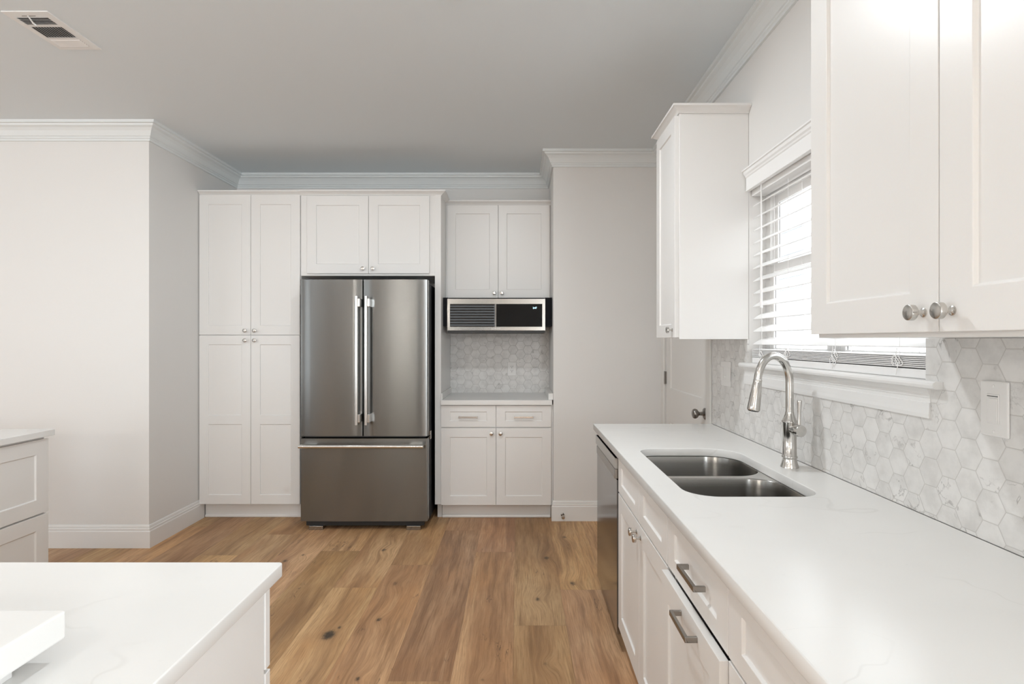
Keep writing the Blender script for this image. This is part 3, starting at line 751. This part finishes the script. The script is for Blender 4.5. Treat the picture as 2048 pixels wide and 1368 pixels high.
# ---- countertop with sink cut-out (rounded rectangle)
def rrect(x0, x1, y0, y1, rad, n=10, z=0.):
    """rad: radii at (x0,y0),(x1,y0),(x1,y1),(x0,y1)"""
    pts = []
    for (cx_, cy_, a0, r) in ((x0+rad[0], y0+rad[0], PI, rad[0]), (x1-rad[1], y0+rad[1], 1.5*PI, rad[1]), (x1-rad[2], y1-rad[2], 0, rad[2]), (x0+rad[3], y1-rad[3], .5*PI, rad[3])):
        for i in range(n+1):
            a = a0 + .5*PI*i/n; pts.append((cx_+r*math.cos(a), cy_+r*math.sin(a)))
    return pts
def plate_with_holes(name, outer, holes, z0, z1, mat, parent=None, bev=.0):
    cu = bpy.data.curves.new(name, 'CURVE'); cu.dimensions = '2D'; cu.fill_mode = 'BOTH'
    for loop in [outer]+holes:
        s = cu.splines.new('POLY'); s.points.add(len(loop)-1); s.use_cyclic_u = True
        for p, q in zip(s.points, loop): p.co = (q[0], q[1], 0, 1)
    cu.extrude = (z1-z0)/2 - bev; cu.bevel_depth = bev; cu.bevel_resolution = 2; cu.offset = -bev
    o = bpy.data.objects.new(name, cu); C.objects.link(o)
    dg = bpy.context.evaluated_depsgraph_get(); me = bpy.data.meshes.new_from_object(o.evaluated_get(dg)); bpy.data.objects.remove(o)
    me.transform(Matrix.Translation((0, 0, (z0+z1)/2))); me.materials.clear()
    return link(name, me, mat, parent)
cut = rrect(.507, .905, 1.672, 2.418, (.095, .075, .13, .075), 14)
o = plate_with_holes('countertop', [(.415, -1.0), (XR-.009, -1.0), (XR-.009, 3.135), (.415, 3.135)], [cut], .869, ZC, 'quartz', bev=.0025)
o['label'] = 'long white quartz countertop with sink cut-out along the window wall'; o['category'] = 'countertop'

# ---- sink
t = thing('kitchen_sink', 'undermount double-bowl stainless steel sink in the window counter', 'sink', (.705, 2.045, .66))
ZR = .868; B1 = (.498, .908, 2.062, 2.428); B2 = (.498, .908, 1.660, 2.030)
rB1 = (.06, .11, .12, .06); rB2 = (.09, .075, .10, .05)
plate_with_holes('deck_flange', rrect(.480, .935, 1.6565, 2.452, (.08,)*4, 8), [rrect(*B1, rB1, 12), rrect(*B2, rB2, 12)], .8645, ZR, 'rim', t)
def bowl(B, rad, depth):
    bm = NB(); lv = [(0, 0), (.0008, -.004), (.004, -.03), (.008, -.12), (.012, -depth+.035), (.020, -depth+.014), (.034, -depth+.004), (.05, -depth)]
    rings = []
    for ins, dz in lv:
        q = rrect(B[0]+ins, B[1]-ins, B[2]+ins, B[3]-ins, tuple(max(.02, r-ins*.6) for r in rad), 12)
        rings.append([bm.verts.new((x, y, ZR-.0005+dz)) for x, y in q])
    for a, b in zip(rings, rings[1:]):
        k = len(a)
        for i in range(k): bm.faces.new((a[i], a[(i+1) % k], b[(i+1) % k], b[i]))
    bm.faces.new(rings[-1])
    o = obj('bowl', bm, 'sink', t, smooth=True, angle=60)
    o.modifiers.new('s', 'SOLIDIFY').thickness = -.0012
    cxm, cym = (B[0]+B[1])/2+.03, (B[2]+B[3])/2
    obj('drain', lathe(NB(), [(.056, 0), (.056, .002), (.045, .0035), (.042, .001), (0, .001)], (cxm, cym, ZR-depth), (0, 0, 1), 32), 'nickel', o, smooth=True)
bowl(B1, rB1, .19); bowl(B2, rB2, .20)

# ---- faucet
def build_faucet():
    fx, fy = .985, 2.062
    t = thing('faucet', 'brushed nickel gooseneck pull-down faucet behind the sink', 'faucet', (fx, fy, ZC))
    obj('body', lathe(NB(), [(.0315, .0), (.0312, .003), (.027, .016), (.0238, .030), (.0238, .033), (.0268, .035), (.0275, .038), (.0262, .041), (.0238, .043), (.0232, .10), (.0240, .160), (.0268, .1625), (.0272, .166), (.0255, .169), (.021, .178), (.0165, .190), (.0155, .196), (.0150, .200)], (fx, fy, ZC+.0002), (0, 0, 1), 40), 'faucet', t, smooth=True, angle=50)
    dx, dy = -.985, -.17
    pts = [(fx, fy, ZC+.195), (fx, fy, 1.16), (fx, fy, 1.205)]
    a, b = .0635, .100
    for i in range(1, 25):
        th_ = PI*i/24*.965
        r = a*(1-math.cos(th_)); pts.append((fx+dx*r, fy+dy*r, 1.205+b*math.sin(th_)))
    obj('spout', tube(NB(), pts, .0138, 24), 'faucet', t, smooth=True)
    p = Vector(pts[-1]); dirn = Vector((dx*.16, dy*.16, -1)).normalized()
    sh = obj('spray_head', lathe(NB(), [(.0145, -.004), (.0153, -.002), (.0153, .001), (.0143, .003), (.0152, .008), (.0188, .05), (.0218, .092), (.0222, .104), (.0208, .108), (.018, .109)], p, dirn, 32), 'faucet', t, smooth=True, angle=50)
    obj('nozzle', lathe(NB(), [(.0182, .1085), (.0182, .1105), (.012, .112), (0, .112)], p, dirn, 28), 'rubber', sh, smooth=True)
    hd = Vector((.16, -1, 0)).normalized(); hz = ZC+.140
    ho = Vector((fx, fy, hz))
    hub = obj('handle_hub', lathe(NB(), [(.0165, .018), (.0165, .034), (.0178, .035), (.0178, .038), (.0205, .040), (.0210, .043), (.0210, .064), (.0200, .066), (0, .0665)], ho, hd, 36), 'faucet', t, smooth=True, angle=40)
    lo = ho + hd*.053 + Vector((0, 0, .018))
    obj('handle_lever', lathe(NB(), [(.0055, 0), (.006, .004), (.0055, .01), (.0062, .05), (.0080, .083), (.0082, .087), (.0078, .089), (.0068, .090), (0, .090)], lo, (0.02, 0, 1), 20), 'faucet', t, smooth=True, angle=50)
build_faucet()

# ---- upper cabinets on the window wall
XU = .735
t = thing('upper_cabinet', 'narrow white single-door wall cabinet between door and window', 'cabinet', (.92, 2.84, 1.367))
bm = NB(); box(bm, XU+.02, XR-.001, 2.663, 3.020, 1.373, 2.420); obj('body', bm, 'cab', t, bevel=.001)
obj('end_panel', BX(XU+.0195, XR-.001, 2.655, 2.6628, 1.366, 2.420), 'cab', t, bevel=.001)
d = front(t, 'door', '-X', XU, 2.668, 3.017, 1.374, 2.415, rail=.062); knob(d, '-X', XU, 2.705, 1.410)
obj('cornice', sweep(NB(), [(XR-.001, 3.020), (XU+.018, 3.020), (XU+.018, 2.655), (XR-.001, 2.655)], CAP, 2.4205), 'cab', t)
t = thing('upper_cabinet', 'large white two-door wall cabinet right of the window, nearest the camera', 'cabinet', (.92, 1.0, 1.367))
XN = .740
bm = NB(); box(bm, XN+.02, XR-.001, .56, 1.437, 1.3665, 2.42); obj('body', bm, 'cab', t, bevel=.001)
d = front(t, 'door', '-X', XN, 1.0015, 1.437, 1.3755, 2.415, rail=.073); knob(d, '-X', XN, 1.037, 1.411)
d = front(t, 'door', '-X', XN, .562, .9985, 1.3755, 2.415, rail=.073); knob(d, '-X', XN, .968, 1.411)
obj('cornice', sweep(NB(), [(XR-.001, 1.437), (XN+.018, 1.437), (XN+.018, .56)], CAP, 2.4205), 'cab', t)

# ================================================================== left counter
t = thing('base_cabinet', 'white drawer base cabinet under the counter at the left edge of the room', 'cabinet', (-2.72, 2.45, 0))
XLf = -2.41
bm = NB(); box(bm, -3.03, XLf-.02, 1.55, 2.914, .117, .873); obj('body', bm, 'cab', t)
obj('toe_kick', BX(-3.0, XLf-.085, 1.55, 2.90, 0, .117), 'cab', t)
for z0, z1 in ((.487, .860), (.119, .478)):
    front(t, 'drawer', '+X', XLf, 2.24, 2.918, z0, z1, rail=.073)
front(t, 'drawer', '+X', XLf, 1.553, 2.237, .487, .860, rail=.073); front(t, 'drawer', '+X', XLf, 1.553, 2.237, .119, .478, rail=.073)
o = obj('countertop', BX(-3.06, -2.382, 1.53, 2.925, .874, .905), 'quartz', bevel=.002)
o['label'] = 'white quartz countertop on the left-hand drawer cabinet'; o['category'] = 'countertop'

# ================================================================== island
t = thing('island_cabinet', 'white kitchen island base with flat end panel in the foreground', 'cabinet', (-1.35, .6, 0))
bm = NB(); box(bm, -2.2, -.502, -.1, 1.122, .117, .8755); obj('body', bm, 'cab', t)
obj('end_panel', BX(-.502, -.4995, -.1, 1.117, .0, .8755), 'cab', t)
obj('toe_kick', BX(-2.18, -.51, -.08, 1.06, 0, .117), 'cab', t)
for a, b in ((-.955, -.499), (-1.415, -.958)):
    front(t, 'drawer', '+Y', 1.144, a, b, .708, .868, railz=.046); front(t, 'door', '+Y', 1.1445, a, b, .119, .700)
o = plate_with_holes('island_countertop', rrect(-2.24, -.482, -.14, 1.168, (.006, .006, .008, .006), 5), [], .877, .905, 'quartz', bev=.0025)
o['label'] = 'white quartz island countertop with faint veins in the foreground'; o['category'] = 'countertop'
t = thing('serving_riser', 'thick white slab standing on the near left corner of the island', 'riser', (-.9, .55, .905))
obj('slab', BX(-1.35, -.654, .28, .823, .930, .970), 'quartz', t, bevel=.003)
obj('plinth', BX(-1.30, -.683, .32, .768, .9052, .930), 'cab', t, bevel=.001)

# ================================================================== ceiling register
def build_vent():
    t = thing('ceiling_vent', 'white rectangular air register set in the ceiling', 'vent', (-2.13, 2.61, CEIL))
    x0, x1, y0, y1 = -2.232, -2.030, 2.452, 2.772; zb = CEIL-.004
    ix0, ix1 = -2.205, -2.066
    S = [(2.496, 2.556), (2.572, 2.662), (2.676, 2.742)]
    bm = NB()
    ys = [y0, S[0][0], S[0][1], S[1][0], S[1][1], S[2][0], S[2][1], y1]
    box(bm, x0, ix0, y0, y1, zb, CEIL-.0002); box(bm, ix1, x1, y0, y1, zb, CEIL-.0002)
    for a, b in ((ys[0], ys[1]), (ys[2], ys[3]), (ys[4], ys[5]), (ys[6], ys[7])): box(bm, ix0, ix1, a, b, zb, CEIL-.0002)
    obj('frame', bm, 'trim', t)
    obj('backing', BX(ix0, ix1, S[0][0], S[2][1], CEIL-.0012, CEIL-.0004), 'duct', t)
    bm = NB()
    def lou(p0, p1, off, w_=.010):                          # tilted blade between p0 and p1
        a = Vector(p0); b = Vector(p1); o_ = Vector(off)
        v = [bm.verts.new(q) for q in (a, b, b+o_, a+o_)]; bm.faces.new(v)
        v2 = [bm.verts.new(q+Vector((0, 0, -.0008))) for q in (a, b, b+o_, a+o_)]; bm.faces.new(v2[::-1])
        for i in range(4): bm.faces.new((v[i], v[(i+1) % 4], v2[(i+1) % 4], v2[i]))
    for k in range(5):
        y = S[0][0]+.004+.0118*k; lou((ix0, y, CEIL-.0025), (ix1, y, CEIL-.0025), (0, -.0070, -.0040))
    for k in range(11):
        x = ix0+.002+.0127*k; lou((x, S[1][0], CEIL-.0025), (x, S[1][1], CEIL-.0025), (.0068, 0, -.0055))
    for k in range(5):
        y = S[2][0]+.001+.0128*k; lou((ix0, y, CEIL-.0025), (ix1, y, CEIL-.0025), (0, .0090, -.0045))
    obj('louvers', bm, 'trim', t)
    bm = NB(); box(bm, -2.168, -2.108, 2.4825, 2.4855, zb-.0004, zb); obj('lever_slot', bm, 'slot', t)
    bm = NB(); tube(bm, [(-2.140, 2.482, zb-.001), (-2.141, 2.500, zb-.010), (-2.144, 2.512, zb-.014), (-2.140, 2.524, zb-.019)], [.003, .003, .0035, .004], 8)
    obj('lever', bm, 'trim', t, smooth=True)
build_vent()

# ================================================================== behind the camera (only seen in reflections)
bm = NB()
for k in range(19):
    z = 1.12+.058*k; box(bm, -1.64, -.51, YE-.04, YE-.036, z, z+.043)
o = obj('window_blind', bm, 'duct'); o['label'] = 'closed dark window blind on the rear wall behind the camera'; o['category'] = 'blind'
for x_, y_, w_ in DOWN:
    t = thing('downlight', 'round recessed downlight in the ceiling above the kitchen', 'light', (x_, y_, CEIL), 'recessed ceiling downlights')
    obj('trim_ring', lathe(NB(), [(.080, -.0002), (.100, -.0002), (.098, -.006), (.082, -.009)], (x_, y_, CEIL), (0, 0, 1), 32, cap=False), 'trim', t, smooth=True)

t = thing('chandelier', 'three-bulb chandelier hanging in the room behind the camera', 'lamp', (-2.0, -2.2, 1.82))
obj('stem', tube(NB(), [(-2.0, -2.2, CEIL-.001), (-2.0, -2.2, 1.84)], .006, 10), 'knobdark', t, smooth=True)
obj('arm', tube(NB(), [(-2.26, -2.2, 1.82), (-1.74, -2.2, 1.82)], .008, 10), 'knobdark', t, smooth=True)
for x in (-2.25, -2.0, -1.75):
    obj('bulb', lathe(NB(), [(0, 0), (.03, .008), (.055, .035), (.06, .06), (.05, .09), (.02, .12), (0, .122)], (x, -2.2, 1.83), (0, 0, 1), 16), 'bulb', t, smooth=True)
